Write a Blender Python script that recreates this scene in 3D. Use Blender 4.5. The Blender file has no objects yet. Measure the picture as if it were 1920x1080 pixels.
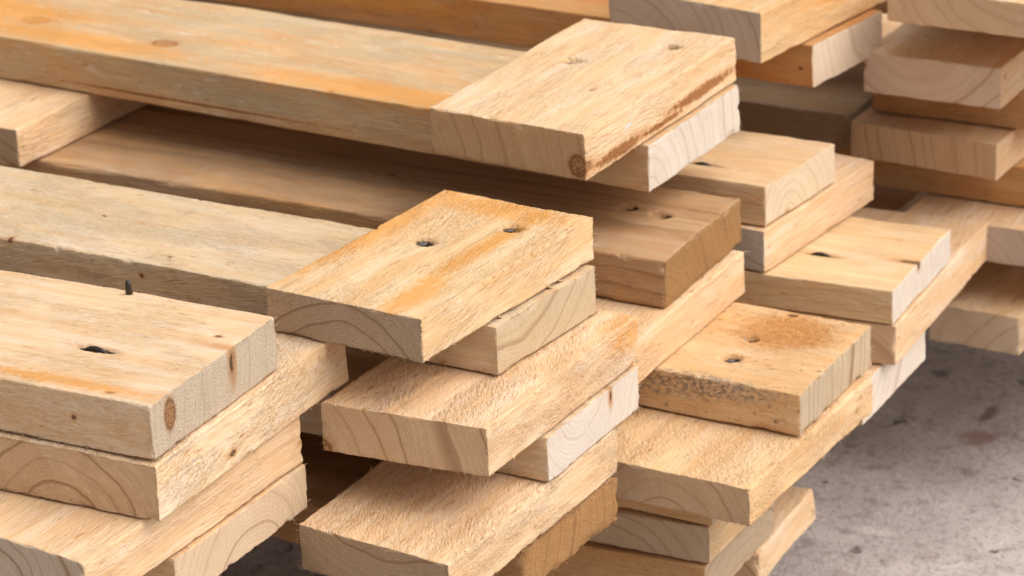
import bpy, math, random
import numpy as np
from mathutils import Matrix, Vector

scene = bpy.context.scene
COL = scene.collection

# ------------------------------------------------------------------ camera
cam_d = bpy.data.cameras.new('camera'); cam = bpy.data.objects.new('camera', cam_d); COL.objects.link(cam)
R = [[0.870374, -0.14998, 0.468995], [0.490777, 0.341321, -0.801647], [-0.039847, 0.927904, 0.370683]]
m = Matrix.Identity(4)
for i in range(3):
    for j in range(3): m[i][j] = R[i][j]
m.translation = Vector((0.62919, -1.00158, 0.52688))
cam.matrix_world = m
cam_d.sensor_width = 36.0; cam_d.lens = 5925.53/1920*36
cam_d.clip_start = 0.05; cam_d.clip_end = 200
cam_d.dof.use_dof = True; cam_d.dof.focus_distance = 1.285; cam_d.dof.aperture_fstop = 20
scene.camera = cam

# ------------------------------------------------------------------ numpy noise
def _h(ix, iy, iz, s):
    n = (ix*374761393 + iy*668265263 + iz*2147483647 + s*974634777) & 0xffffffff
    n = ((n ^ (n >> 13))*1274126177) & 0xffffffff
    n = ((n ^ (n >> 16))*2246822519) & 0xffffffff
    return ((n ^ (n >> 15)) & 0xffffff)/float(0xffffff)
def vnoise(p, s=0):                      # value noise, -1..1, p is (n,3)
    f = np.floor(p); i = f.astype(np.int64); t = p - f; t = t*t*(3-2*t)
    r = 0
    for a in (0, 1):
        wa = t[:,0] if a else 1-t[:,0]
        for b in (0, 1):
            wb = t[:,1] if b else 1-t[:,1]
            for c in (0, 1):
                wc = t[:,2] if c else 1-t[:,2]
                r = r + wa*wb*wc*_h(i[:,0]+a, i[:,1]+b, i[:,2]+c, s)
    return r*2-1
def fnoise(p, s=0, o=3):
    r = 0; a = 1; tot = 0
    for k in range(o):
        r = r + a*vnoise(p*2**k+17.3*k, s+k); tot += a; a *= .55
    return r/tot

# ------------------------------------------------------------------ node helper
class NT:
    def __init__(s, mat):
        mat.use_nodes = True; s.t = mat.node_tree; s.t.nodes.clear()
    def n(s, typ, props=None, **inp):
        nd = s.t.nodes.new(typ)
        for k, v in (props or {}).items(): setattr(nd, k, v)
        for k, v in inp.items():
            key = int(k[1:]) if k[0] == 'i' and k[1:].isdigit() else k.replace('_', ' ')
            s.put(nd.inputs[key], v)
        return nd
    def put(s, sock, v):
        if isinstance(v, bpy.types.NodeSocket): s.t.links.new(v, sock)
        else: sock.default_value = v
    def math(s, op, a, b=0.0, c=None, clamp=False):
        nd = s.n('ShaderNodeMath', dict(operation=op, use_clamp=clamp), i0=a, i1=b)
        if c is not None: s.put(nd.inputs[2], c)
        return nd.outputs[0]
    def vmath(s, op, a, b=(0,0,0)):
        nd = s.n('ShaderNodeVectorMath', dict(operation=op), i0=a, i1=b)
        return nd.outputs['Value'] if op in ('LENGTH', 'DOT_PRODUCT') else nd.outputs[0]
    def noise(s, v, scale=1.0, detail=3.0, rough=.55, dist=0.0):
        return s.n('ShaderNodeTexNoise', None, Vector=v, Scale=scale, Detail=detail, Roughness=rough, Distortion=dist).outputs['Fac']
    def mr(s, v, a, b, c=0.0, d=1.0, smooth=True):
        nd = s.n('ShaderNodeMapRange', dict(interpolation_type='SMOOTHSTEP' if smooth else 'LINEAR', clamp=True))
        for i, x in enumerate((v, a, b, c, d)): s.put(nd.inputs[i], x)
        return nd.outputs[0]
    def mix(s, f, a, b, blend='MIX'):
        nd = s.n('ShaderNodeMix', dict(data_type='RGBA', blend_type=blend, clamp_factor=True))
        s.put(nd.inputs[0], f); s.put(nd.inputs[6], a); s.put(nd.inputs[7], b)
        return nd.outputs[2]
    def mixf(s, f, a, b):
        nd = s.n('ShaderNodeMix', dict(data_type='FLOAT')); s.put(nd.inputs[0], f); s.put(nd.inputs[2], a); s.put(nd.inputs[3], b)
        return nd.outputs[0]
def rgb(r, g, b): return (r, g, b, 1.0)

# ------------------------------------------------------------------ wood
def wood(name, off, pith, spots=(), base=(.70,.49,.30), late=(.46,.245,.10), endc=(.66,.50,.345), ring=10.0, ringw=.35,
         endring=.55, sidering=.35, stain=.25, stainc=(.60,.31,.11), grey=.0, tear=.5, tang=(0,0), endrough=.5, saw=.4, endtint=0.0, mould=0.0):
    mat = bpy.data.materials.new(name); N = NT(mat)
    tc = N.n('ShaderNodeTexCoord')
    P = N.n('ShaderNodeVectorMath', dict(operation='SCALE')); N.put(P.inputs[0], tc.outputs['Object']); P.inputs['Scale'].default_value = 1000.0
    P = P.outputs[0]
    PO = N.vmath('ADD', P, off)
    Nx = N.n('ShaderNodeSeparateXYZ', None, i0=tc.outputs['Normal']).outputs[0]
    endm = N.mr(N.math('ABSOLUTE', Nx), .55, .85)
    # growth rings round the pith
    wv = N.vmath('MULTIPLY', PO, (.008, .022, .022))
    w = N.n('ShaderNodeTexNoise', None, Vector=wv, Scale=1.0, Detail=2.0, Roughness=.5).outputs['Color']
    w = N.vmath('SUBTRACT', w, (.5,.5,.5)); w = N.vmath('MULTIPLY', w, (0, 14, 14))
    wf = N.n('ShaderNodeTexNoise', None, Vector=N.vmath('MULTIPLY', PO, (.02,.35,.35)), Scale=1.0, Detail=2.0).outputs['Color']
    wf = N.vmath('MULTIPLY', N.vmath('SUBTRACT', wf, (.5,.5,.5)), (0, .7, .7))
    q = N.vmath('SUBTRACT', P, (0, pith[0], pith[1])); q = N.vmath('MULTIPLY', q, (0, 1, 1))
    q = N.vmath('ADD', N.vmath('ADD', q, w), wf)
    r = N.math('DIVIDE', N.vmath('LENGTH', q), ring)
    r = N.math('ADD', r, N.math('MULTIPLY', N.math('SINE', N.math('ADD', N.math('MULTIPLY', r, 1.9), off[0])), .42))
    fr = N.math('FRACT', r)
    rid = N.math('FLOOR', r)
    wn = N.n('ShaderNodeTexWhiteNoise', dict(noise_dimensions='1D')); N.put(wn.inputs['W'], rid)
    late_m = N.math('MULTIPLY', N.mr(fr, 1-ringw, .97), N.mr(fr, 1.0, .975))
    fr2 = N.math('FRACT', N.math('ADD', N.math('MULTIPLY', r, 6.0), N.math('MULTIPLY', wn.outputs['Value'], .5)))
    fine_m = N.math('MULTIPLY', N.mr(fr2, .35, .85), N.mr(fr2, 1.0, .9))
    late_m = N.math('MULTIPLY', late_m, N.mr(wn.outputs['Value'], 0, 1, .35, 1.0))
    line = N.math('MULTIPLY', N.mr(fr, .82, .94), N.mr(fr, 1.0, .98))
    # fibres on the long faces
    rotv = N.n('ShaderNodeVectorRotate', dict(rotation_type='EULER_XYZ'), Vector=PO, Rotation=(0, math.radians(tang[1]), math.radians(tang[0]))).outputs[0]
    f1 = N.noise(N.vmath('MULTIPLY', PO, (.03, 1.0, 1.0)), 1.0, 4, .6)
    f2 = N.noise(N.vmath('MULTIPLY', rotv, (.12, .62, .62)), 1.0, 3, .68, .5)
    f3 = N.noise(N.vmath('MULTIPLY', rotv, (.30, 1.3, 1.3)), 1.0, 3, .7)
    f4 = N.noise(N.vmath('MULTIPLY', PO, (.008, .09, .09)), 1.0, 3, .55)
    col = N.mix(N.mr(f1, .3, .7), rgb(*[c*.90 for c in base]), rgb(*[min(1, c*1.09) for c in base]))
    col = N.mix(N.math('MULTIPLY', late_m, sidering), col, rgb(*late))
    col = N.mix(N.math('MULTIPLY', fine_m, .16), col, rgb(base[0]*.84, base[1]*.66, base[2]*.46))
    f5 = N.noise(N.vmath('MULTIPLY', N.vmath('ADD', PO, (11, 5, 70)), (.018, .11, .11)), 1.0, 4, .6, .3)
    tm = N.mr(N.noise(N.vmath('MULTIPLY', N.vmath('ADD', PO, (210, 55, 7)), (.022, .045, .045)), 1.0, 2, .6), .36, .60, .25, 1.25)
    col = N.mix(N.mr(f5, .44, .64, 0, .55), col, rgb(base[0]*.98, base[1]*.83, base[2]*.64))
    col = N.mix(N.mr(f5, .48, .32, 0, .45), col, rgb(base[0]*1.09, base[1]*1.16, base[2]*1.38))
    col = N.mix(N.math('MULTIPLY', N.math('MULTIPLY', N.mr(f2, .48, .68), tm), .34+.30*tear), col, rgb(base[0]*.82, base[1]*.64, base[2]*.45))
    col = N.mix(N.math('MULTIPLY', N.math('MULTIPLY', N.mr(f3, .50, .70), tm), .22+.38*tear), col, rgb(base[0]*1.13, base[1]*1.22, base[2]*1.5))
    col = N.mix(N.math('MULTIPLY', N.mr(f4, .50, .78), .40), col, rgb(base[0]*.86, base[1]*.68, base[2]*.50))
    # resin staining and weathering
    s1 = N.noise(N.vmath('MULTIPLY', PO, (.010, .030, .030)), 1.0, 4, .62, .3)
    s2 = N.noise(N.vmath('MULTIPLY', PO, (.25, .6, .6)), 1.0, 3, .7)
    sm = N.mr(N.math('ADD', s1, N.math('MULTIPLY', N.math('SUBTRACT', s2, .5), .35)), .46, .72)
    col = N.mix(N.math('MULTIPLY', sm, stain), col, rgb(*stainc))
    if grey > 0:
        g1 = N.noise(N.vmath('MULTIPLY', N.vmath('ADD', PO, (77, 31, 9)), (.012, .05, .05)), 1.0, 6, .65)
        col = N.mix(N.math('MULTIPLY', N.mr(g1, .40, .62), grey), col, rgb(.47, .38, .25))
        g2 = N.noise(N.vmath('MULTIPLY', N.vmath('ADD', PO, (7, 131, 9)), (.07, .25, .25)), 1.0, 3, .6)
        col = N.mix(N.math('MULTIPLY', N.mr(g2, .62, .70), grey*.7), col, rgb(.72, .66, .55))
    if mould > 0:
        v1 = N.noise(N.vmath('MULTIPLY', PO, (.22, .30, .30)), 1.0, 5, .7)
        v2 = N.noise(N.vmath('MULTIPLY', N.vmath('ADD', PO, (40, 3, 9)), (.03, .07, .07)), 1.0, 2, .5)
        mm = N.math('MULTIPLY', N.mr(v1, .56, .66), N.mr(v2, .42, .6))
        col = N.mix(N.math('MULTIPLY', mm, mould), col, rgb(.11, .085, .065))
    # small brown flecks
    fl = N.noise(N.vmath('MULTIPLY', N.vmath('ADD', PO, (3, 17, 59)), (.10, .45, .45)), 1.0, 2, .5)
    col = N.mix(N.math('MULTIPLY', N.mr(fl, .66, .76), .7), col, rgb(.44, .20, .07))
    # end grain
    ec = N.mix(N.math('MULTIPLY', late_m, endring*.45), rgb(*endc), rgb(endc[0]*.72, endc[1]*.60, endc[2]*.50))
    ec = N.mix(N.math('MULTIPLY', fine_m, .22), ec, rgb(endc[0]*.70, endc[1]*.56, endc[2]*.44))
    ec = N.mix(N.math('MULTIPLY', N.math('MULTIPLY', line, N.mr(wn.outputs['Value'], .1, .6, .45, 1)), endring*.95), ec, rgb(.30, .145, .065))
    e1 = N.noise(PO, 1.05, 4, .8)
    sawv = N.noise(N.vmath('MULTIPLY', PO, (1, 2.6, .09)), 1.0, 2, .5)
    rad = N.noise(N.vmath('MULTIPLY', PO, (.1, .045, .05)), 1.0, 3, .6)
    ec = N.mix(N.mr(e1, .48, .62, 0, .10+.55*endrough), ec, rgb(endc[0]*.66, endc[1]*.50, endc[2]*.36))
    ec = N.mix(N.mr(sawv, .45, .75, 0, .28*saw+.05), ec, rgb(endc[0]*.66, endc[1]*.54, endc[2]*.45))
    ec = N.mix(N.mr(rad, .42, .72, 0, .25), ec, rgb(endc[0]*.80, endc[1]*.68, endc[2]*.55))
    if endtint: ec = N.mix(N.mr(s1, .35, .65, 0, endtint), ec, rgb(*stainc))
    if mould: ec = N.mix(N.mr(s1, .4, .6, 0, mould*.3), ec, rgb(.36, .30, .22))
    col = N.mix(endm, col, ec)
    # knots, nail stains, bark
    swarp = N.n('ShaderNodeTexNoise', None, Vector=N.vmath('MULTIPLY', PO, (.35,.35,.35)), Scale=1.0, Detail=4.0, Roughness=.6).outputs['Fac']
    swarp = N.math('SUBTRACT', swarp, .5)
    fine = N.noise(PO, 2.2, 2, .6)
    for sp in spots:
        kind, c, rr = sp
        d = N.vmath('LENGTH', N.vmath('DIVIDE', N.vmath('SUBTRACT', P, tuple(c)), tuple(rr)))
        wamp = dict(knot=.55, dot=.5, dark=.35, band=1.4, faint=.5, grime=1.2, paint=.9, burl=1.2, orange=1.3, crack=.5)[kind]
        dw = N.math('ADD', d, N.math('MULTIPLY', swarp, wamp))
        if kind == 'knot':
            col = N.mix(N.mr(dw, 1.7, .9, 0, .5), col, rgb(.48, .21, .065))
            col = N.mix(N.mr(dw, 1.2, .95, 0, .85), col, rgb(.22, .09, .035))
            kk = N.mix(N.mr(e1, .38, .62), rgb(.24, .09, .03), rgb(.62, .35, .16))
            kr = N.math('FRACT', N.math('MULTIPLY', dw, 3.3))
            kk = N.mix(N.mr(kr, .6, .95, 0, .6), kk, rgb(.27, .11, .04))
            col = N.mix(N.mr(dw, .98, .70), col, kk)
        elif kind == 'faint':
            kr = N.math('FRACT', N.math('MULTIPLY', dw, 2.3))
            col = N.mix(N.math('MULTIPLY', N.mr(kr, .5, .95, 0, .5), N.mr(dw, 2.6, .6)), col, rgb(base[0]*.88, base[1]*.66, base[2]*.42))
        elif kind == 'dot':
            col = N.mix(N.mr(dw, 2.2, 1.0, 0, .5), col, rgb(.55, .25, .08))
            col = N.mix(N.mr(dw, 1.05, .7, 0, .9), col, rgb(.14, .07, .035))
        elif kind == 'crack':
            col = N.mix(N.mr(dw, 2.2, .8, 0, .8), col, rgb(.52, .25, .09))
            col = N.mix(N.mr(dw, .75, .45, 0, .9), col, rgb(.09, .045, .025))
        elif kind == 'dark':
            col = N.mix(N.mr(dw, 1.7, .9, 0, .4), col, rgb(.40, .21, .09))
            col = N.mix(N.mr(dw, 1.0, .75), col, rgb(.045, .03, .022))
        elif kind == 'band':
            col = N.mix(N.mr(dw, 1.3, .9, 0, .6), col, rgb(.50, .24, .08))
            bb = N.mix(N.mr(fine, .4, .6), rgb(.16, .055, .02), rgb(.40, .17, .055))
            col = N.mix(N.mr(dw, .95, .7, 0, .92), col, bb)
        elif kind == 'paint':
            col = N.mix(N.mr(dw, 1.0, .8), col, rgb(.62, .62, .62))
        elif kind == 'grime':
            gg = N.math('MULTIPLY', N.mr(dw, 1.4, .4), N.mr(N.noise(N.vmath('MULTIPLY', PO, (.35,.5,.5)), 1.0, 4, .75), .42, .62))
            col = N.mix(N.math('MULTIPLY', gg, .85), col, rgb(.20, .16, .13))
        elif kind == 'burl':
            bb = N.mix(N.mr(e1, .38, .60), rgb(.27, .11, .035), rgb(.58, .28, .09))
            col = N.mix(N.mr(dw, 1.35, .55, 0, 1.0), col, bb)
        elif kind == 'orange':
            oo = N.math('MULTIPLY', N.mr(dw, 1.25, .35), N.mr(N.math('ADD', fine, N.math('MULTIPLY', f2, .5)), .45, .95, .5, 1))
            col = N.mix(N.math('MULTIPLY', oo, .9), col, rgb(.66, .29, .06))
    # relief
    b_side = N.math('ADD', N.math('MULTIPLY', f1, .30), N.math('MULTIPLY', tm, N.math('ADD', N.math('MULTIPLY', f2, .45+.9*tear), N.math('MULTIPLY', f3, .2+.42*tear))))
    ef = N.noise(PO, 3.2, 2, .7)
    b_end = N.math('ADD', N.math('MULTIPLY', e1, 1.9*endrough+.15), N.math('ADD', N.math('MULTIPLY', sawv, .45*saw), N.math('MULTIPLY', ef, .6*endrough)))
    h = N.mixf(endm, b_side, b_end)
    bump = N.n('ShaderNodeBump', None, Strength=.9, Distance=.0014, Height=h).outputs[0]
    bs = N.n('ShaderNodeBsdfPrincipled', None, Base_Color=col, Roughness=.82, Normal=bump)
    bs.inputs['Specular IOR Level'].default_value = .22
    out = N.n('ShaderNodeOutputMaterial'); N.t.links.new(bs.outputs[0], out.inputs[0])
    return mat

def metal(name, c, rough=.45, met=.9):
    mat = bpy.data.materials.new(name); N = NT(mat)
    tc = N.n('ShaderNodeTexCoord')
    n = N.noise(tc.outputs['Object'], 900, 3, .6)
    col = N.mix(N.mr(n, .4, .65), rgb(*c), rgb(c[0]*.45+.03, c[1]*.36+.015, c[2]*.3))
    bs = N.n('ShaderNodeBsdfPrincipled', None, Base_Color=col, Roughness=rough, Metallic=met,
             Normal=N.n('ShaderNodeBump', None, Strength=.5, Distance=.0003, Height=n).outputs[0])
    out = N.n('ShaderNodeOutputMaterial'); N.t.links.new(bs.outputs[0], out.inputs[0])
    return mat
M_STEEL = metal('dull_steel', (.17,.17,.18), .5, .6)
M_DARK = metal('blackened_steel', (.045,.042,.042), .4, .5)

# ------------------------------------------------------------------ planks (all lengths in mm here)
def axis_lines(h, step, r, coarse=None, fines=()):
    """grid lines from -h to h, closer at both ends, and round the spots in fines"""
    v = set()
    for e in (0, .25*r, .6*r, r, 1.6*r): v.add(round(-h+e, 3)); v.add(round(h-e, 3))
    x = -h+2.5*r
    while x < h-2.5*r:
        v.add(round(x, 3))
        x += step if (coarse is None or x > coarse[0]) else coarse[1]
    for c in fines:
        for k in range(-12, 13):
            x = c+k*.5
            if -h+2*r < x < h-2*r: v.add(round(x, 3))
    s = sorted(v); o = [s[0]]
    for x in s[1:]:
        if x-o[-1] > .12: o.append(x)
    return np.array(o)

def plank_mesh(name, L, W, H, kind, skew, seed, r=.9, wear=.8, amp=.35, tearg=.0, dents=(), step=1.5, coarse=None, hair=0, ragged=.0, tang=0, wane=None):
    fx = [d[0] for d in dents]; fy = [d[1] for d in dents if d[2] > H*.9]
    hx, hy, hz = L/2, W/2, H/2
    X = axis_lines(hx, step, r, coarse, fx); Y = axis_lines(hy, step, r, None, fy); Z = axis_lines(hz, max(1.2, step*.8), r)
    V = []; F = []; idx = {}
    nx, ny, nz = len(X), len(Y), len(Z)
    def vid(i, j, k):
        key = (i, j, k)
        if key not in idx:
            idx[key] = len(V); V.append((X[i], Y[j], Z[k]))
        return idx[key]
    for i in range(nx-1):
        for j in range(ny-1):
            F.append((vid(i,j,nz-1), vid(i+1,j,nz-1), vid(i+1,j+1,nz-1), vid(i,j+1,nz-1)))
            F.append((vid(i,j,0), vid(i,j+1,0), vid(i+1,j+1,0), vid(i+1,j,0)))
    for i in range(nx-1):
        for k in range(nz-1):
            F.append((vid(i,0,k), vid(i+1,0,k), vid(i+1,0,k+1), vid(i,0,k+1)))
            F.append((vid(i,ny-1,k), vid(i,ny-1,k+1), vid(i+1,ny-1,k+1), vid(i+1,ny-1,k)))
    for j in range(ny-1):
        for k in range(nz-1):
            F.append((vid(0,j,k), vid(0,j,k+1), vid(0,j+1,k+1), vid(0,j+1,k)))
            F.append((vid(nx-1,j,k), vid(nx-1,j+1,k), vid(nx-1,j+1,k+1), vid(nx-1,j,k+1)))
    p = np.array(V); S = np.array([hx, hy, hz]); o = np.array([seed*13.7 % 97, seed*7.1 % 53, seed*3.3 % 31])
    # worn, uneven edges: rounding radius changes along the edge
    nr = fnoise((p+o)*np.array([.05,.08,.3]), seed, 3)
    nf = fnoise((p+o)*np.array([.7,.7,.7]), seed+9, 2)
    nc = fnoise((p+o)*.16, seed+21, 2)
    rad = r*(.45+wear*np.clip(nr+.1, 0, 1)*2.4+(.35+ragged)*np.clip(nf, 0, 1)*1.9)+2.6*np.clip(nc-.33, 0, 1)*2
    if wane:                                  # a rounded (waney) top edge on the side wane[0] (+1/-1), radius wane[1]
        near = np.clip(1-np.abs(p[:,1]-wane[0]*hy)/ (wane[1]*2.2), 0, 1)*(p[:,2] > 0)
        rad = rad + near*0
    rad = np.clip(rad, .15, hz*.8)
    q = np.clip(p, -(S-rad[:,None]), S-rad[:,None]); d = p-q
    ln = np.linalg.norm(d, axis=1); nn = np.where(ln[:,None] > 1e-6, d/np.maximum(ln, 1e-6)[:,None], 0)
    on = ln > 1e-6
    pr = np.where(on[:,None], q+nn*rad[:,None], p)
    # keep points flat on the faces exact
    # relief, inward only
    fib = fnoise((p+o)*np.array([.05,.9,.9]), seed+3, 2)
    big = fnoise((p+o)*np.array([.012,.05,.05]), seed+5, 2)
    ca, sa = math.cos(math.radians(tang)), math.sin(math.radians(tang))
    pt = np.stack([p[:,0]*ca-p[:,1]*sa, p[:,0]*sa+p[:,1]*ca, p[:,2]], 1)
    tr = fnoise((pt+o)*np.array([.14,.62,.5]), seed+7, 3)
    en = fnoise((p+o)*.55, seed+11, 3)
    isend = np.abs(nn[:,0]) > .7
    dep = amp*(.30+.28*fib+.5*np.clip(big+.3, 0, 1)) + tearg*np.clip(tr+.1, 0, 1)*np.clip(.6+1.2*big, .1, 1.3)
    dep = np.where(isend, amp*.35*(1+en)+tearg*.5*(1+en), dep)
    dep = np.clip(dep, 0, 3)
    pr = pr-nn*dep[:,None]
    for (cx, cy, cz, ra, rb, dp) in dents:    # craters
        if cz > H*.9:
            g = ((p[:,0]-cx)/ra)**2+((p[:,1]-cy)/rb)**2
            g = np.exp(-(g*(1+.5*nf))**1.6)*(p[:,2] > hz-.01)
            pr[:,2] -= dp*g
        elif abs(cx) > hx*.95:
            sg = 1 if cx > 0 else -1
            g = ((p[:,1]-cy)/ra)**2+((p[:,2]-(cz-hz))/rb)**2
            g = np.exp(-(g*(1+.5*nf))**1.6)*(np.abs(p[:,0]) > hx-.01)*(p[:,0]*sg > 0)
            pr[:,0] -= sg*dp*g
    # slight crook, and edges that wander a little
    wl = fnoise(p*np.array([.035,.02,.02])+o, seed+31, 3); we = fnoise(p*np.array([.02,.06,.05])+o, seed+33, 3)
    pr[:,1] -= np.sign(p[:,1])*np.clip(.5+.9*wl, 0, 2)*np.clip((np.abs(p[:,1])/hy-.75)*4, 0, 1)*.8
    pr[:,0] -= np.sign(p[:,0])*np.clip(.4+.9*we, 0, 2)*np.clip((np.abs(p[:,0])-(hx-8))/8, 0, 1)*.7
    zz = fnoise(p*np.array([.03,.035,0])+o, seed+35, 2); pr[:,2] -= np.sign(p[:,2])*np.clip(.3+.8*zz, 0, 2)*np.clip(np.abs(p[:,2])/hz, 0, 1)*.4*(p[:,2] > 0)
    pr[:,1] += .25*np.sin(p[:,0]*.012+seed)
    # skewed end cut
    if kind == 'A': pr[:,0] += skew*(p[:,1]+hy)*(p[:,0]+hx)/L
    else: pr[:,0] += skew*(-(p[:,1]+hy))*(hx-p[:,0])/L
    pr[:,2] += hz
    V = [tuple(v) for v in pr/1000]
    # torn fibres standing off the edges
    rnd = random.Random(seed*31+5)
    for _ in range(hair):
        e = rnd.random(); a = rnd.random()
        front = 1 if kind == 'A' else -1
        if e < .45:   # along the long bottom/top edge facing the light
            x = rnd.uniform(max(-hx, hx-200 if kind == 'A' else -hx), hx); y = -hy+.3; z = .3 if a < .6 else H-.3
            dr = Vector((rnd.uniform(-1,1)*1.6, -rnd.uniform(.2,.8), (-.35 if a < .6 else .5)*rnd.random()))
        elif e < .8:
            x = front*(hx-.2); y = rnd.uniform(-hy, hy); z = .3 if a < .6 else H-.3
            if kind == 'A': x += skew*(y+hy)
            else: x += skew*(-(y+hy))
            dr = Vector((front*rnd.uniform(.2,.8), rnd.uniform(-1,1), (-.7 if a < .6 else .4)*rnd.random()))
        else:
            x = front*(hx-.2); y = (-1 if a < .5 else 1)*(hy-.2); z = rnd.uniform(0, H)
            if kind == 'A': x += skew*(y+hy)
            else: x += skew*(-(y+hy))
            dr = Vector((front*rnd.uniform(.1,.6), (-1 if a < .5 else 1)*rnd.uniform(.1,.7), rnd.uniform(-.6,.6)))
        b = Vector((x, y, z)); dr.normalize(); ll = rnd.uniform(.5, 1.8)*(1.9 if rnd.random() < .08 else 1); wd = rnd.uniform(.14,.38)
        sd = dr.cross(Vector((0,0,1))); sd.normalize(); up = dr.cross(sd); b = b-dr*.6
        k = len(V); tip = b+dr*(ll+.6)+up*rnd.uniform(-.3,.3)*ll
        for t in (b+sd*wd, b-sd*wd, b+up*wd*1.2, tip): V.append(tuple(t/1000))
        F += [(k, k+1, k+3), (k+1, k+2, k+3), (k+2, k, k+3)]
    me = bpy.data.meshes.new(name); me.from_pydata(V, [], F); me.update()
    me.polygons.foreach_set('use_smooth', [True]*len(me.polygons))
    return me

def raw_mesh(name, V, F, mat, parent, smooth=False):
    me = bpy.data.meshes.new(name); me.from_pydata([tuple(Vector(v)/1000) for v in V], [], F); me.update()
    if smooth: me.polygons.foreach_set('use_smooth', [True]*len(me.polygons))
    me.materials.append(mat); o = bpy.data.objects.new(name, me); COL.objects.link(o); o.parent = parent
    return o

def tube(path, radii, n=14, flat=1.0):
    V = []; F = []
    for i, c in enumerate(path):
        c = Vector(c); t = (Vector(path[min(i+1, len(path)-1)])-Vector(path[max(i-1, 0)])).normalized()
        a = t.cross(Vector((0.13,.97,.2))).normalized(); b = t.cross(a)
        for k in range(n):
            an = 2*math.pi*k/n; V.append(c+a*radii[i]*math.cos(an)+b*radii[i]*math.sin(an)*flat)
    for i in range(len(path)-1):
        for k in range(n):
            F.append((i*n+k, i*n+(k+1)%n, (i+1)*n+(k+1)%n, (i+1)*n+k))
    F.append(tuple(range(n-1, -1, -1))); F.append(tuple(range((len(path)-1)*n, len(path)*n)))
    return V, F

def nail_head(c, r, tilt, parent, mat):
    """a driven nail: domed and dished head on a short shank"""
    cx, cy, cz = c
    prof = [(.001, .15), (r*.55, .05), (r*.85, .0), (r, -.25), (r*.92, -.65), (r*.4, -.9), (r*.38, -4.5), (.001, -5)]
    n = 22; V = []; F = []
    rot = Matrix.Rotation(math.radians(tilt[0]), 3, 'X') @ Matrix.Rotation(math.radians(tilt[1]), 3, 'Y')
    for (rr, z) in prof:
        for k in range(n):
            an = 2*math.pi*k/n; V.append(Vector(c)+rot@Vector((rr*math.cos(an)*(1+.05*math.sin(3*an)), rr*math.sin(an), z)))
    for i in range(len(prof)-1):
        for k in range(n): F.append((i*n+k, (i+1)*n+k, (i+1)*n+(k+1)%n, i*n+(k+1)%n))
    return raw_mesh('nail', V, F, mat, parent, True)

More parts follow.
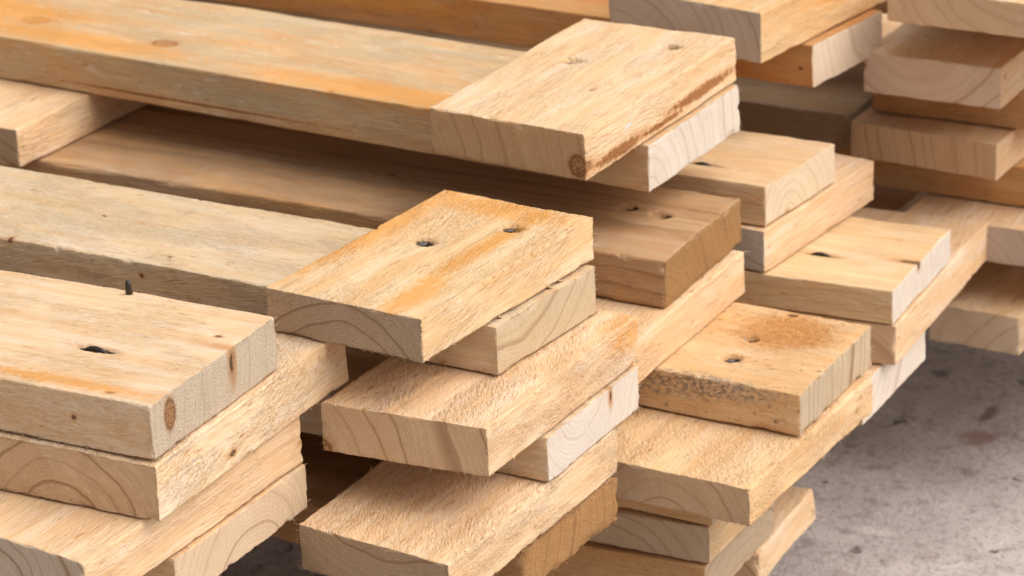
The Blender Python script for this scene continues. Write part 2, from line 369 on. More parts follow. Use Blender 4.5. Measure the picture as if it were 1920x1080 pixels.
# plank table (mm): kind, size along grain/width/thickness, base centre, rotation, end skew, pith, marks
PL = {
 'B1': {'k': 'B', 'd': [157.2, 85.4, 22.9], 'p': [-54.05, 242.12, 45.51], 'r': 1.5722, 's': -0.072, 'pith': [193.5, -30.2], 'f': [['nail', 14.7, 14.8, 22.9, 't'], ['hole', 52.9, -19.1, 22.9, 't'], ['faint', -8.8, -9.4, 22.9, 't', 7, 7], ['dot', -20.1, -15.2, 22.9, 't', 1.6, 1.2], ['knot', -78.6, -37.8, 6.5, 'y', 4.5, 5], ['band', 40.2, -42.7, 6.9, 'x', 40, 3.0], ['band', -45.2, -42.7, 4.2, 'x', 30, 3.0], ['band', -2.2, -42.7, 3.6, 'x', 25, 1.6], ['paint', -36.3, -42.7, 13.4, 'x', 5, 0.8], ['dot', -52.7, -32.7, 22.9, 't', 0.7, 0.7]]},
 'A1': {'k': 'A', 'd': [780.8, 98.3, 24.2], 'p': [-396.34, 290.27, 21.3], 'r': -0.0547, 's': -0.055, 'pith': [-50.9, -2.3], 'f': [['knot', 83.9, -21.0, 24.2, 't', 7, 5], ['knot', -6.2, -17.6, 24.2, 't', 8, 5], ['dot', 208.4, -46.8, 24.2, 't', 2.5, 1.2], ['band', 111.9, -49.2, 4.8, 'y', 90, 0.8]]},
 'B2': {'k': 'B', 'd': [150.0, 100.0, 21.7], 'p': [-395.95, 253.48, -0.4], 'r': 1.5749, 's': 0.0, 'pith': [-25.4, -33.0]},
 'A2': {'k': 'A', 'd': [686.9, 80.1, 22.7], 'p': [-336.15, 90.67, -0.01], 'r': -0.0097, 's': 0.051, 'pith': [-27.7, 62.3], 'f': [['dot', 86.2, -40.0, 21.1, 'y', 1.5, 1.5], ['dot', 159.6, -40.0, 15.5, 'y', 1.3, 1.3], ['dot', 167.1, -27.6, 22.7, 't', 0.8, 0.8], ['dot', 108.0, 2.7, 22.7, 't', 1.2, 0.8]]},
 'B3': {'k': 'B', 'd': [132.6, 79.6, 20.2], 'p': [-35.37, 68.77, 23.03], 'r': 1.5055, 's': 0.01, 'pith': [3.7, -29.5], 'f': [['nail', 8.3, 10.0, 20.2, 't'], ['nail', 39.1, -14.7, 20.2, 't']]},
 'A18': {'k': 'A', 'd': [474.4, 96.7, 23.7], 'p': [-283.82, -81.25, 23.18], 'r': 0.0218, 's': -0.037, 'pith': [-160, 30], 'f': [['stand', 163.6, 45.4, 23.7, 't'], ['slit', 185.0, -8.7, 23.7, 't'], ['dot', 223.1, 21.4, 23.7, 't', 2, 1.2], ['knot', 237.2, -34.0, 14.1, 'x', 3.6, 6.3], ['crack', 237.2, 13.1, 16.4, 'x', 2.3, 7], ['dot', 215.1, -42.2, 23.7, 't', 2.2, 1.4], ['dot', 200.7, -48.3, 12.1, 'y', 1.2, 1.2]]},
 'B19': {'k': 'B', 'd': [147.6, 120.0, 24.3], 'p': [-106.4, -55.55, -1.04], 'r': 1.6135, 's': -0.009, 'pith': [-13.1, -9.5], 'f': [['dot', -18.7, -60.0, 5.8, 'x', 2.6, 1.6]]},
 'B21': {'k': 'B', 'd': [151.2, 120.0, 23.1], 'p': [-110.15, -91.23, -24.14], 'r': 1.5757, 's': -0.101, 'pith': [-0.5, -11.2]},
 'A22': {'k': 'A', 'd': [471.3, 97.8, 21.2], 'p': [-284.65, -64.84, -45.29], 'r': 0.0063, 's': -0.014, 'pith': [4.2, -12.0]},
 'B14': {'k': 'B', 'd': [132.8, 77.4, 22.6], 'p': [-10.02, 66.64, -22.63], 'r': 1.5673, 's': 0.08, 'pith': [92.4, -34.1], 'f': [['knot', -66.4, 38.4, 1.1, 'y', 4.5, 4.5]]},
 'A15': {'k': 'A', 'd': [630.7, 85.7, 21.3], 'p': [-284.72, 87.06, -43.88], 'r': 0.002, 's': -0.005, 'pith': [-11.4, 33.5], 'f': [['crack', 315.4, 15.5, 16.5, 'x', 1.5, 4]]},
 'B16': {'k': 'B', 'd': [146.6, 77.2, 21.5], 'p': [-8.15, 35.3, -65.37], 'r': 1.5676, 's': -0.084, 'pith': [-7.2, 76.4]},
 'A17': {'k': 'A', 'd': [629.2, 83.6, 22.6], 'p': [-285.0, 67.91, -87.94], 'r': -0.009, 's': 0.02, 'pith': [-229.5, 48.9]},
 'A3': {'k': 'A', 'd': [800.2, 91.2, 24.1], 'p': [-389.95, 240.26, -24.45], 'r': 0.0015, 's': -0.04, 'pith': [-56.7, -27.2], 'f': [['hole', 353.1, 12.1, 24.1, 't'], ['hole', 372.3, 9.2, 24.1, 't'], ['dot', 221.6, 7.8, 24.1, 't', 3, 1.5]]},
 'B9': {'k': 'B', 'd': [145.3, 120.0, 22.2], 'p': [-46.73, 204.76, -46.67], 'r': 1.6015, 's': 0.0, 'f': []},
 'A10': {'k': 'A', 'd': [675.3, 89.1, 21.5], 'p': [-251.85, 226.81, -68.13], 'r': -0.0108, 's': -0.044, 'pith': [-260, 25], 'f': [['hole', 289.5, 6.2, 21.5, 't'], ['nail', 291.4, -18.8, 21.5, 't'], ['burl', 301.1, 20.7, 21.5, 't', 24, 22], ['dot', 294.7, 39.4, 21.5, 't', 3, 2]]},
 'B11': {'k': 'B', 'd': [135.6, 120.0, 18.8], 'p': [27.32, 189.4, -86.94], 'r': 1.5711, 's': -0.016, 'pith': [-16.2, -14.4]},
 'A12': {'k': 'A', 'd': [641.0, 90.0, 23.4], 'p': [-269.37, 203.39, -110.38], 'r': -0.0031, 's': 0.0},
 'D': {'k': 'B', 'd': [150.0, 120.0, 19.5], 'p': [-12.31, 230.75, -129.89], 'r': 1.5929, 's': 0.02, 'pith': [-4.6, -27.7]},
 'F': {'k': 'B', 'd': [77.9, 120.0, 18.5], 'p': [-17.28, 253.83, -170.95], 'r': 1.6377, 's': 0.0, 'pith': [-46.4, 2.4]},
 'E': {'k': 'A', 'd': [598.2, 90.0, 22.5], 'p': [-252.79, 184.99, -152.39], 'r': 0.0506, 's': -0.02},
 'A4': {'k': 'A', 'd': [728.6, 73.5, 21.5], 'p': [-355.89, 341.47, -23.14], 'r': 0.006, 's': 0.074, 'pith': [-12.3, -3.6], 'f': [['slit', 321.6, -18.0, 21.5, 't'], ['dot', 364.3, -13.5, -0.7, 'x', 2, 2]]},
 'B5': {'k': 'B', 'd': [117.5, 100.0, 22.6], 'p': [-36.01, 364.88, -45.8], 'r': 1.5054, 's': 0.0},
 'A6': {'k': 'A', 'd': [165.2, 90.9, 18.5], 'p': [-9.91, 348.62, -64.31], 'r': 0.0589, 's': -0.012, 'pith': [-169.4, -27.5], 'f': [['slit', 32.7, -10.9, 18.5, 't'], ['dot', 82.6, -5.3, 16.9, 'x', 2.2, 3.2]]},
 'B7': {'k': 'B', 'd': [152.4, 90.0, 22.1], 'p': [25.93, 381.68, -86.41], 'r': 1.6465, 's': -0.0, 'pith': [-20.5, -23.7]},
 'A8': {'k': 'A', 'd': [650.5, 88.9, 22.2], 'p': [-255.34, 323.7, -108.68], 'r': 0.0144, 's': -0.03, 'pith': [-119.1, 84.4]},
 'B30': {'k': 'B', 'd': [176.5, 173.3, 21.2], 'p': [102.45, 550.85, -87.3], 'r': 1.5811, 's': 0.023, 'pith': [69.8, -26.6]},
 'B33': {'k': 'B', 'd': [150.0, 51.6, 22.0], 'p': [62.81, 521.62, -132.01], 'r': 1.5698, 's': -0.002, 'pith': [-40.5, -19.2]},
 'B28': {'k': 'B', 'd': [150.0, 86.5, 20.8], 'p': [25.39, 538.66, -43.09], 'r': 1.5558, 's': -0.063, 'pith': [167.9, -18.1]},
 'A30': {'k': 'A', 'd': [98.0, 92.0, 21.8], 'p': [35.0, 534.0, -22.3], 'r': 0.0, 's': 0.0},
 'B27': {'k': 'B', 'd': [150.0, 77.0, 23.2], 'p': [33.18, 528.61, -0.42], 'r': 1.5806, 's': -0.007, 'pith': [7.4, 42.8]},
 'B26': {'k': 'B', 'd': [150.0, 120.0, 18.8], 'p': [77.86, 506.35, 46.82], 'r': 1.5663, 's': -0.01, 'pith': [-9.1, 36.4]},
 'A25': {'k': 'A', 'd': [783.3, 71.1, 23.6], 'p': [-396.84, 446.66, 18.43], 'r': -0.0357, 's': 0.08, 'pith': [36.8, 27.5], 'f': [['dot', 384.2, -35.5, 9.8, 'y', 2, 1]]},
 'B24': {'k': 'B', 'd': [132.3, 93.3, 27.1], 'p': [-54.87, 428.97, 42.04], 'r': 1.4511, 's': -0.008, 'pith': [44.1, -22.4]},
 'G': {'k': 'A', 'd': [616.0, 92.0, 20.2], 'p': [-332.0, 524.0, -43.0], 'r': 0.0, 's': 0.0},
 'A31': {'k': 'A', 'd': [700.0, 90.0, 22.8], 'p': [-210.0, 535.0, -66.0], 'r': 0.0, 's': 0.0},
 'H1': {'k': 'A', 'd': [680.0, 75.0, 23.6], 'p': [-220.0, 552.5, 23.0], 'r': 0.0, 's': 0.0},
 'K1': {'k': 'A', 'd': [760.0, 90.0, 22.0], 'p': [-320.0, 705.0, -66.0], 'r': 0.0, 's': 0.0},
 'K2': {'k': 'A', 'd': [930.0, 95.0, 22.0], 'p': [-235.0, 702.5, -110.0], 'r': 0.0, 's': 0.0},
 'K3': {'k': 'A', 'd': [690.0, 75.0, 21.5], 'p': [-355.0, 537.5, -110.0], 'r': 0.0, 's': 0.0},
 'K4': {'k': 'A', 'd': [940.0, 95.0, 21.5], 'p': [-230.0, 647.5, -154.0], 'r': 0.0, 's': 0.0},
 'K5': {'k': 'A', 'd': [680.0, 100.0, 22.0], 'p': [-360.0, 670.0, 70.0], 'r': 0.0, 's': 0.0},
 'K6': {'k': 'B', 'd': [320.0, 120.0, 22.5], 'p': [-500.0, 600.0, 47.0], 'r': 1.5708, 's': 0.0},
 'K7': {'k': 'B', 'd': [302.0, 110.0, 21.5], 'p': [-85.0, 469.0, -132.0], 'r': 1.5708, 's': 0.0},
 'K8': {'k': 'A', 'd': [540.0, 80.0, 22.0], 'p': [-330.0, -60.0, -114.0], 'r': 0.0, 's': 0.0},
}
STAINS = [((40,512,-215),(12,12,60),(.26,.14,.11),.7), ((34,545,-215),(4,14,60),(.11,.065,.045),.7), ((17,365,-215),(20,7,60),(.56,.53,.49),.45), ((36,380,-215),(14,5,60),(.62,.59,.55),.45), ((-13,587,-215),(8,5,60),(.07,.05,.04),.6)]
LONG = 'long planks running through the stack'; SHORT = 'short cross planks nailed over the long ones'
CFG = {
 'B1': dict(lab='topmost nailed short plank, pale, with rust-brown bark strip along its right side', stain=.10, ring=17, base=(.71,.505,.314), endc=(.70,.46,.26), endring=.35, endrough=.45, saw=.6, hair=33, tear=.35, sidering=.25, r=1.2, wear=.9),
 'A1': dict(lab='long grey and orange streaked plank ending white under the topmost nailed short plank', stain=.5, grey=.6, ring=13, endc=(.72,.625,.53), endring=.28, endrough=.15, saw=.3, tear=.35, coarse=(200,5), r=1.3, stainc=(.62,.26,.06), base=(.60,.40,.22), hair=22),
 'B2': dict(lab='short pale plank at the left edge, wedged under the grey and orange streaked plank', stain=.15, ring=12, endc=(0.67,0.470,0.302), tear=.5, r=1.2),
 'A2': dict(lab='long pale beige plank with rough brown side running under the orange-stained nailed plank', stain=.12, grey=.35, ring=16, base=(.62,.47,.31), endc=(0.67,0.515,0.336), endring=.5, endrough=.25, saw=.6, tear=.55, coarse=(100,4), hair=88, sidering=.25, mould=.35, tang=(0,12)),
 'B3': dict(lab='short plank with orange-stained top, two nail heads and ragged arched end grain', stain=.4, ring=13, base=(.70,.49,.28), endc=(.74,.56,.39), endring=.6, endrough=.95, saw=.1, tear=.65, ragged=.8, hair=143, r=.8, tang=(0,20)),
 'A18': dict(lab='big nearest plank with a nail standing up and two knots in its pale end', stain=.22, ring=20, base=(.70,.51,.33), endc=(.75,.62,.47), endring=.15, endrough=.6, saw=.35, tear=.55, coarse=(60,3), hair=88, r=.9, ragged=.4, tang=(-12,0), mould=.1),
 'B19': dict(lab='short plank with shaggy rough-sawn side directly under the plank with the standing nail', stain=.04, ring=14, ringw=.25, base=(.74,.55,.36), endc=(.70,.47,.28), endring=.65, endrough=.15, saw=.3, tear=1.0, tearg=.9, hair=110, tang=(-18,22), r=.8),
 'B21': dict(lab='smooth-sided plank with grey curved end rings, third down in the nearest stack', stain=.06, ring=9, base=(.71,.500,.312), endc=(.62,.49,.37), endring=.75, endrough=.1, saw=.7, tear=.12, r=1.5, wear=1.0, hair=16),
 'A22': dict(lab='plank at the bottom left whose end shows one wide arched growth ring', stain=.05, ring=22, base=(.62,.42,.24), endc=(.70,.52,.35), endring=.45, endrough=.15, saw=.7, tear=.3, coarse=(100,4), hair=27),
 'B14': dict(lab='short plank with dark slanting rings and a knot low at the left of its end', stain=.18, ring=15, ringw=.25, base=(.71,.500,.312), endc=(.76,.53,.33), endring=.55, endrough=.35, saw=.3, tear=.95, tearg=.25, hair=110, tang=(-28,14), r=.9, ragged=.3),
 'A15': dict(lab='plank with white square-cut end split by a thin vertical crack, in the middle stack', stain=.03, ring=22, base=(.66,.50,.33), endc=(.72,.625,.53), endring=.15, endrough=.12, saw=.5, tear=.8, coarse=(150,4), hair=66, r=.9, tang=(0,30)),
 'B16': dict(lab='short fibrous plank at the bottom centre with splintered left edge', stain=.15, ring=17, base=(.71,.505,.317), endc=(.68,.49,.32), endring=.5, endrough=.8, saw=.35, tear=1.0, tearg=.4, hair=176, tang=(-24,12), r=1.0, ragged=1.0),
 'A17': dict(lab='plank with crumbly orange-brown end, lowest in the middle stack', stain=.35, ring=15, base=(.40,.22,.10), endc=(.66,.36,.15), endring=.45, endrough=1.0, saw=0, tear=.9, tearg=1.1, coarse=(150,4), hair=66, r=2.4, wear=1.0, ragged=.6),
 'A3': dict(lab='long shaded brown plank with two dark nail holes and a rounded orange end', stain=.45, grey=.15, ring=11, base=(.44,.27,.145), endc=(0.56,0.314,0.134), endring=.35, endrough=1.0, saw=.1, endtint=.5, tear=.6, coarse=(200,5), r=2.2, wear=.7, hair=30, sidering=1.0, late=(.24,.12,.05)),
 'B9': dict(lab='smooth pale plank directly under the rounded brown end of the long shaded plank', stain=.06, ring=18, base=(.71,.510,.320), tear=.25, hair=11),
 'A10': dict(lab='plank with fuzzy orange knot on top and black mould specks along its side', stain=.55, ring=9, base=(.66,.45,.25), endc=(.60,.46,.31), endring=.9, endrough=.2, saw=.2, tear=.35, coarse=(150,4), mould=.7, hair=33, r=1.4, wear=1.0, stainc=(.64,.29,.075)),
 'B11': dict(lab='short plank with fuzzy pale top, directly beneath the plank with the orange knot', stain=.22, ring=15, base=(.70,.48,.27), endc=(.68,.47,.29), endring=.4, endrough=.35, saw=.5, tear=.7, hair=110, ragged=.5, r=1.0, wear=1.0, tang=(-30,25)),
 'A12': dict(lab='thin orange strip of plank squeezed beneath the short plank with the fuzzy top', stain=.4, ring=11, base=(.60,.38,.19), coarse=(150,5), tear=.4, hair=16),
 'D': dict(lab='shaded short plank with wavy growth rings in its end, second from the bottom right', stain=.1, ring=12, base=(.66,.47,.28), endc=(.60,.44,.29), endring=.5, endrough=.2, tear=.8, tearg=.4, hair=44, ragged=.8),
 'F': dict(lab='smooth pale plank lowest over the concrete, a splinter on its far end', stain=.06, ring=8, base=(.71,.505,.317), endc=(0.69,0.470,0.280), endring=.5, endrough=.2, tear=.15, r=2.2, wear=1.0, hair=11, ragged=.5),
 'E': dict(lab='orange-brown plank at the bottom edge under the shaded plank with wavy rings', stain=.4, ring=12, base=(.56,.32,.14), coarse=(150,5), tear=.5, hair=16),
 'A4': dict(lab='square-ended plank with curved rings, resting on the smooth plank with a small grey end', stain=.25, ring=9, base=(.66,.46,.27), endc=(.70,0.560,0.392), endring=.3, endrough=.1, saw=.1, tear=.15, coarse=(200,5), r=1.1),
 'B5': dict(lab='smooth short plank with a small grey end under the square-ended ringed plank', stain=.05, ring=16, base=(.71,.500,.317), endc=(0.60,0.526,0.459), endring=.4, endrough=.15, saw=.6, tear=.08, r=.9),
 'A6': dict(lab='plank with a long dark slit on top and an oval knot in its end', stain=.18, ring=12, base=(.68,.49,.29), endc=(.72,.625,.53), endring=.10, endrough=.12, saw=.4, tear=.15, coarse=(200,5), r=1.0),
 'B7': dict(lab='long-sided smooth plank directly below the white end with the tiny oval knot', stain=.08, ring=17, base=(.71,.500,.314), endc=(0.67,0.459,0.291), endring=.5, endrough=.1, tear=.15, r=1.0),
 'A8': dict(lab='lowest white end poking out over the concrete at the right', stain=.1, ring=9, endc=(.72,.625,.53), endring=.3, endrough=.1, saw=.2, coarse=(200,5), tear=.2, r=.9),
 'B30': dict(lab='wide plank at the right edge, its grey ringed end level with the long-sided plank', stain=.06, ring=8, base=(.71,.505,.325), endc=(0.60,0.470,0.370), endring=.4, endrough=.2, tear=.3),
 'B33': dict(lab='lowest plank at the right edge, its ragged end shadowing the concrete', stain=.1, ring=14, base=(.66,.47,.29), endc=(.70,.53,.37), endring=.35, endrough=.2, tear=.6, hair=33, ragged=.6),
 'B28': dict(lab='short plank at the right with straight brown vertical bands across its end', stain=.15, ring=10, base=(.62,.43,.26), endc=(.62,.41,.24), endring=.5, endrough=.1, tear=.2),
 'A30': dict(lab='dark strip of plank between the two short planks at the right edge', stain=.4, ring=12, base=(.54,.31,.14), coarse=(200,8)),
 'B27': dict(lab='short plank at the right with one dark smiling ring line in its end', stain=.06, ring=14, base=(.66,.47,.30), endc=(.70,.53,.40), endring=.45, endrough=.1, tear=.3),
 'B26': dict(lab='plank at the top right corner, its underside leaving a black gap', stain=.06, ring=13, endc=(0.69,0.482,0.302), endring=.3, endrough=.1, tear=.3),
 'A25': dict(lab='orange long plank behind the topmost nailed plank, with a pale ringed end', stain=.5, ring=9, base=(.50,.27,.11), endc=(.70,0.560,0.420), endring=.25, endrough=.1, saw=.1, tear=.3, coarse=(200,8), stainc=(.48,.17,.04), mould=.4),
 'B24': dict(lab='thick plank at the top edge with a grey slanting-ring end and orange right side', stain=.35, ring=9, base=(.66,.45,.24), endc=(.63,.51,.40), endring=.4, endrough=.1, tear=.15, mould=.15, stainc=(.60,.28,.08)),
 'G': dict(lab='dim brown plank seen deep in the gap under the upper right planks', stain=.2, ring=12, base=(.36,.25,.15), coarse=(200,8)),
 'A31': dict(lab='orange plank edge just under the short plank with vertical bands at the right', stain=.4, ring=12, base=(.56,.33,.15), coarse=(200,8)),
 'K1': dict(lab='added plank far back, darkening the gap right of the smooth short plank', stain=.3, coarse=(200,8)),  # added behind the stack as an occluder, so the gap stays dark
 'K2': dict(lab='added deep lower plank at the back of the stack, to darken the gaps', stain=.3, coarse=(200,8)),  # added stack mass, reaching right to darken the gap there
 'K3': dict(lab='added plank far back, closing the gap beneath the wide plank at the right', stain=.3, coarse=(200,8)),  # added occluder, hides lit ground behind the gap
 'K4': dict(lab='added bottom back plank that darkens the gap under the lowest right plank', stain=.3, coarse=(200,8)),  # added to keep light out of the gap below the right plank
 'K5': dict(lab='added highest plank at the back, shading the gap above the orange long plank', stain=.3, coarse=(200,8)),  # added roof plank, mostly out of frame, makes the back gap dark
 'K6': dict(lab='added cross plank at the far back left, above the orange long plank', stain=.3),  # added with the other back occluders to close off the stack
 'K7': dict(lab='added cross plank under the lowest white end, inside the stack', stain=.3),  # added inside the stack with the occluders that keep gaps dark
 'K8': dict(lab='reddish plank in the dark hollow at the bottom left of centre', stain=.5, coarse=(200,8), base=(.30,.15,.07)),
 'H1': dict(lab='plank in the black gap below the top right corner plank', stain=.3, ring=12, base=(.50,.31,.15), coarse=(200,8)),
}
SOFT = {   # broad resin stains with their own place and size
 'B3': [('orange', (20, 37, 20), (70, 11, 9)), ('orange', (57, 4, 20), (13, 44, 5)), ('orange', (10, -17, 20), (60, 6, 5)), ('orange', (-45, -22, 20), (26, 9, 4))],
 'A1': [('orange', (250, -38, 24), (120, 16, 8)), ('orange', (40, -34, 24), (90, 14, 8)), ('orange', (-60, -10, 24), (90, 30, 8))],
 'B14': [('orange', (60, -34, 16), (26, 9, 9))],
 'A10': [('grime', (270, -44, 15), (38, 6, 7)), ('grime', (230, -44, 10), (30, 6, 7)), ('grime', (300, -44, 17), (30, 6, 5)), ('faint', (300, 14, 21), (12, 14, 8))],
 'A18': [('orange', (190, -40, 24), (60, 5, 4))],
 'A25': [('orange', (100, -36, 14), (90, 10, 7))],
 'B24': [('orange', (20, -46, 20), (50, 8, 10))],
}
rnd = random.Random(4)
seed = 0
for key, d in PL.items():
    seed += 1
    if key in ('H2',): continue
    cf = dict(CFG[key]); lab = cf.pop('lab')
    L, W, H = d['d']; H0 = H; H = H-.55
    kind = d['k']
    mk = {k: cf.pop(k) for k in list(cf) if k in ('coarse', 'hair', 'r', 'wear', 'ragged', 'tearg')}
    tg = cf.get('tang', (0, 0))
    spots = []; dents = []; nails = []
    for f in d.get('f', []):
        t, x, y, z, face = f[:5]; rr = f[5:]
        z = z-.55 if z > H else z
        def radii(a, b):
            if face == 't': return (a, b, 3.0)
            if (face == 'x') == (kind == 'A'): return (14.0, a, b)      # a knot runs back along the grain
            return (a, 4.0, b)
        if t in ('faint', 'knot', 'dot', 'band', 'paint', 'burl', 'crack'):
            spots.append((t, (x, y, z), radii(*rr)))
            if t == 'dot' and face == 't': dents.append((x, y, z, 1.3, 1.0, .5))
            if t == 'crack' and key == 'A18': dents.append((x, y, z, 1.0, 3.4, 1.6))
            if t == 'burl': dents.append((x, y, z, 20, 15, .7))
        elif t == 'nail':
            a, b = (4.0, 4.8) if kind == 'B' else (4.8, 4.0)
            dents.append((x, y, z, a, b, 2.6)); spots.append(('dark', (x, y, z-1.4), (a*.98, b*.95, 4)))
            nails.append(('nail', x, y, z))
        elif t == 'hole':
            a, b = (3.4, 4.6) if kind == 'B' else (4.6, 3.4)
            dents.append((x, y, z, a, b, 3.2)); spots.append(('dark', (x, y, z-1.4), (a*.98, b*.95, 4.5)))
            nails.append(('deep', x, y, z))
        elif t == 'slit':
            thin = key != 'A18'; dents.append((x, y, z, 9, 1.2 if thin else 2.4, 2.2)); spots.append(('dark', (x, y, z-.5), (10, 1.1 if thin else 2.3, 4)))
            nails.append(('slit', x, y, z))
        elif t == 'stand':
            dents.append((x, y, z, 2.2, 1.8, 1.5)); spots.append(('dark', (x, y, z), (1.8, 1.4, 2))); nails.append(('stand', x, y, z))
    spots += SOFT.get(key, [])
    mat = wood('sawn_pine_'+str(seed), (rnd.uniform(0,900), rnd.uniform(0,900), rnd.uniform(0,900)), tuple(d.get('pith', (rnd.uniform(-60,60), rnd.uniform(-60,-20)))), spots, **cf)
    me = plank_mesh('plank', L, W, H, kind, d['s'], seed, dents=dents, tang=tg[0], **mk)
    me.materials.append(mat)
    o = bpy.data.objects.new('plank', me); COL.objects.link(o)
    o.location = Vector((d['p'][0], d['p'][1], d['p'][2]+.25))/1000; o.rotation_euler = (0, 0, d['r'])
    o['label'] = lab; o['category'] = 'plank'; o['group'] = LONG if kind == 'A' else SHORT
    for (t, x, y, z) in nails:
        if t == 'nail': nail_head((x-(.2 if kind == 'B' else 1.2), y+(1.3 if kind == 'B' else .2), z-1.5), 2.2, (rnd.uniform(-14,14), rnd.uniform(-14,14)), o, M_STEEL)
        elif t == 'deep': nail_head((x, y, z-2.1), 1.7, (rnd.uniform(-14,14), rnd.uniform(-14,14)), o, M_DARK)
        elif t == 'slit':
            V, F = tube([(x-6, y+.3, z-1.6), (x-3, y+.2, z-.5), (x, y, z-.1), (x+3, y-.2, z-.5), (x+6, y-.4, z-1.7)], [.5, .95, 1.1, .95, .5]); raw_mesh('nail', V, F, M_DARK, o, True)
        elif t == 'stand':
            V, F = tube([(x, y, z-3), (x, y, z+1), (x-.3, y+.2, z+3.4), (x-.2, y+.3, z+4.9), (x+.2, y+.2, z+5.5)], [1.6, 1.6, 1.55, 1.35, .6], flat=.8); raw_mesh('nail', V, F, M_DARK, o, True)
    # long splinters torn loose where the photograph shows them
    def splinter(b, v, w, th=.35):
        b = Vector(b); v = Vector(v); s = v.cross(Vector((0,0,1))).normalized()*w; u = Vector((0,0,th))
        V = []; n = 6
        for i in range(n+1):
            t = i/n; k = (1-t)**.7+.04; c = b+v*t+Vector((0,0,-.8*t*t)); jag = .25*math.sin(i*2.3)
            for a, e in ((-1,-1), (1,-1), (1,1), (-1,1)): V.append(c+s*(a*k+jag*.3)+u*e*k)
        F = [(0,1,2,3)]
        for i in range(n):
            for q in range(4): F.append((i*4+q, (i+1)*4+q, (i+1)*4+(q+1)%4, i*4+(q+1)%4))
        F.append(tuple(n*4+q for q in (3,2,1,0)))
        so = raw_mesh('splinter', V, F, mat, o)
    hx, hy = L/2, W/2
    if key == 'B3':
        splinter((-10, -hy+1, .8), (6, -1.5, -4.5), .8); splinter((28, -hy+.5, .6), (5, -1.2, -2.2), .6); splinter((36, -hy+.5, .7), (6, -.8, -2.5), .7)
        splinter((hx-1, -hy+1, 12), (2.5, -3.5, .2), .16, .12); splinter((hx-1, -hy+1, 7), (2, -4, -.4), .2, .12)
    if key == 'B16':
        for k, xx in enumerate((-38, -12, 4, 18, 34)): splinter((xx, hy-2.5, H-1.2), (7+3*(k%2), 4+2*(k%3), -.2), 1.1)
    if key == 'F': splinter((hx-6, -hy+1, 9), (4, -4, -4), .9)
    if key == 'A18':
        splinter((148, hy-2, H-.4), (10, 1.6, 1.0), .8, .2)

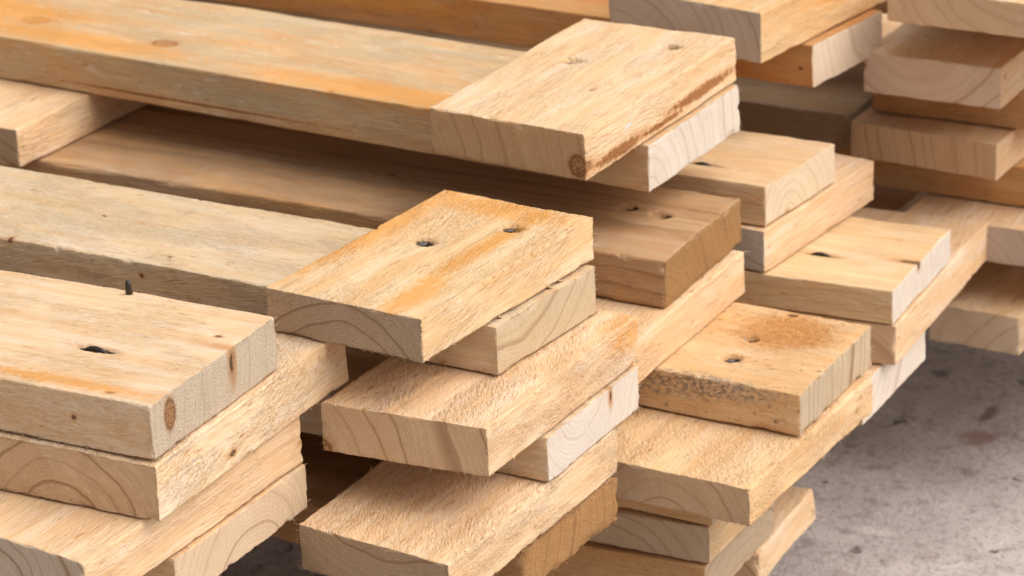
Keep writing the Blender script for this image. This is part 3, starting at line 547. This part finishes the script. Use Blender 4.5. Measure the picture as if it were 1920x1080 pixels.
# ------------------------------------------------------------------ concrete ground
GZ = -.215
def ground():
    mat = bpy.data.materials.new('dirty_concrete'); N = NT(mat)
    tc = N.n('ShaderNodeTexCoord'); P = N.n('ShaderNodeVectorMath', dict(operation='SCALE')); N.put(P.inputs[0], tc.outputs['Object']); P.inputs['Scale'].default_value = 1000; P = P.outputs[0]
    a = N.noise(P, .012, 6, .6, .3); b = N.noise(P, .07, 5, .65); c = N.noise(P, .5, 3, .7); e = N.noise(N.vmath('ADD', P, (500,90,3)), .035, 5, .7, .6)
    col = N.mix(N.mr(a, .35, .65), rgb(.43,.375,.355), rgb(.56,.50,.475))
    col = N.mix(N.mr(b, .5, .68, 0, .55), col, rgb(.20,.155,.13))
    col = N.mix(N.mr(e, .60, .68, 0, .55), col, rgb(.52,.48,.45))
    col = N.mix(N.mr(c, .54, .66, 0, .55), col, rgb(.15,.12,.10))
    c2 = N.noise(P, .2, 4, .75); col = N.mix(N.mr(c2, .52, .66, 0, .5), col, rgb(.19,.15,.13)); col = N.mix(N.mr(c2, .46, .34, 0, .4), col, rgb(.50,.45,.41))
    col = N.mix(N.mr(c, .44, .30, 0, .35), col, rgb(.52,.47,.43))
    pits = N.n('ShaderNodeTexVoronoi', dict(feature='F1'), Vector=N.vmath('ADD', P, N.vmath('MULTIPLY', N.n('ShaderNodeTexNoise', None, Vector=P, Scale=.12).outputs['Color'], (14,14,14))), Scale=.045)
    pv = N.n('ShaderNodeSeparateXYZ', None, i0=pits.outputs['Color']).outputs[0]
    pm = N.math('MULTIPLY', N.mr(pits.outputs['Distance'], .17, .10), N.mr(pv, .55, .62))
    col = N.mix(N.math('MULTIPLY', pm, .75), col, rgb(.085,.062,.05))
    wp = N.math('SUBTRACT', N.noise(P, .16, 5, .75), .5)
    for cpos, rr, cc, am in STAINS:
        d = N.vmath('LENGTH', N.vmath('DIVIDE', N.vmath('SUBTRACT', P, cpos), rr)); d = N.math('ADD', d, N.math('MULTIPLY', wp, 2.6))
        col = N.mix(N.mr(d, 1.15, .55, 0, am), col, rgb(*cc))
    h = N.math('ADD', N.math('MULTIPLY', b, 1.2), N.math('ADD', N.math('MULTIPLY', c, .9), N.math('MULTIPLY', pm, -.8)))
    bp = N.n('ShaderNodeBump', None, Strength=.7, Distance=.002, Height=h).outputs[0]
    bs = N.n('ShaderNodeBsdfPrincipled', None, Base_Color=col, Roughness=.8, Normal=bp); bs.inputs['Specular IOR Level'].default_value = .3
    out = N.n('ShaderNodeOutputMaterial'); N.t.links.new(bs.outputs[0], out.inputs[0])
    # sheet: fine in the middle, reaching far out
    c_ = np.concatenate([[-40,-15,-6,-3], np.arange(-1.2, 1.21, .012), [3,6,15,40]])
    n = len(c_); X, Y = np.meshgrid(c_, c_, indexing='ij'); p = np.stack([X.ravel(), Y.ravel(), 0*X.ravel()], 1)
    z = .0022*fnoise(p*14, 3, 4)
    V = [(x, y, GZ+zz) for (x, y, _), zz in zip(p, z)]
    F = [(i*n+j, (i+1)*n+j, (i+1)*n+j+1, i*n+j+1) for i in range(n-1) for j in range(n-1)]
    me = bpy.data.meshes.new('ground'); me.from_pydata([tuple(map(float, v)) for v in V], [], F); me.polygons.foreach_set('use_smooth', [True]*len(F)); me.materials.append(mat)
    o = bpy.data.objects.new('ground', me); COL.objects.link(o); o['kind'] = 'structure'
ground()

# ------------------------------------------------------------------ daylight
SUN_AZ, SUN_EL = math.radians(12), math.radians(52)     # azimuth from +x towards +y
w = bpy.data.worlds.new('World'); scene.world = w; w.use_nodes = True
nt = w.node_tree; bg = nt.nodes['Background']
sky = nt.nodes.new('ShaderNodeTexSky'); sky.sky_type = 'NISHITA'; sky.sun_disc = False
sky.sun_elevation = SUN_EL; sky.sun_rotation = math.pi/2-SUN_AZ
sky.air_density = 1.0; sky.dust_density = 6.0; sky.ozone_density = .6
hs = nt.nodes.new('ShaderNodeHueSaturation'); hs.inputs['Saturation'].default_value = .12      # thin high cloud: a whiter sky
nt.links.new(sky.outputs[0], hs.inputs['Color']); nt.links.new(hs.outputs[0], bg.inputs[0]); bg.inputs[1].default_value = .105
sd = bpy.data.lights.new('sun', 'SUN'); sun = bpy.data.objects.new('sun', sd); COL.objects.link(sun)
sd.energy = 1.5; sd.angle = math.radians(70); sd.color = (1, .93, .85)
dv = Vector((math.cos(SUN_EL)*math.cos(SUN_AZ), math.cos(SUN_EL)*math.sin(SUN_AZ), math.sin(SUN_EL)))
sun.rotation_euler = dv.to_track_quat('Z', 'Y').to_euler(); sun.location = dv*3

vs = scene.view_settings; vs.view_transform = 'Standard'; vs.look = 'None'; vs.gamma = 1; vs.exposure = .52; vs.use_curve_mapping = False
scene.render.resolution_x = 1024; scene.render.resolution_y = 576
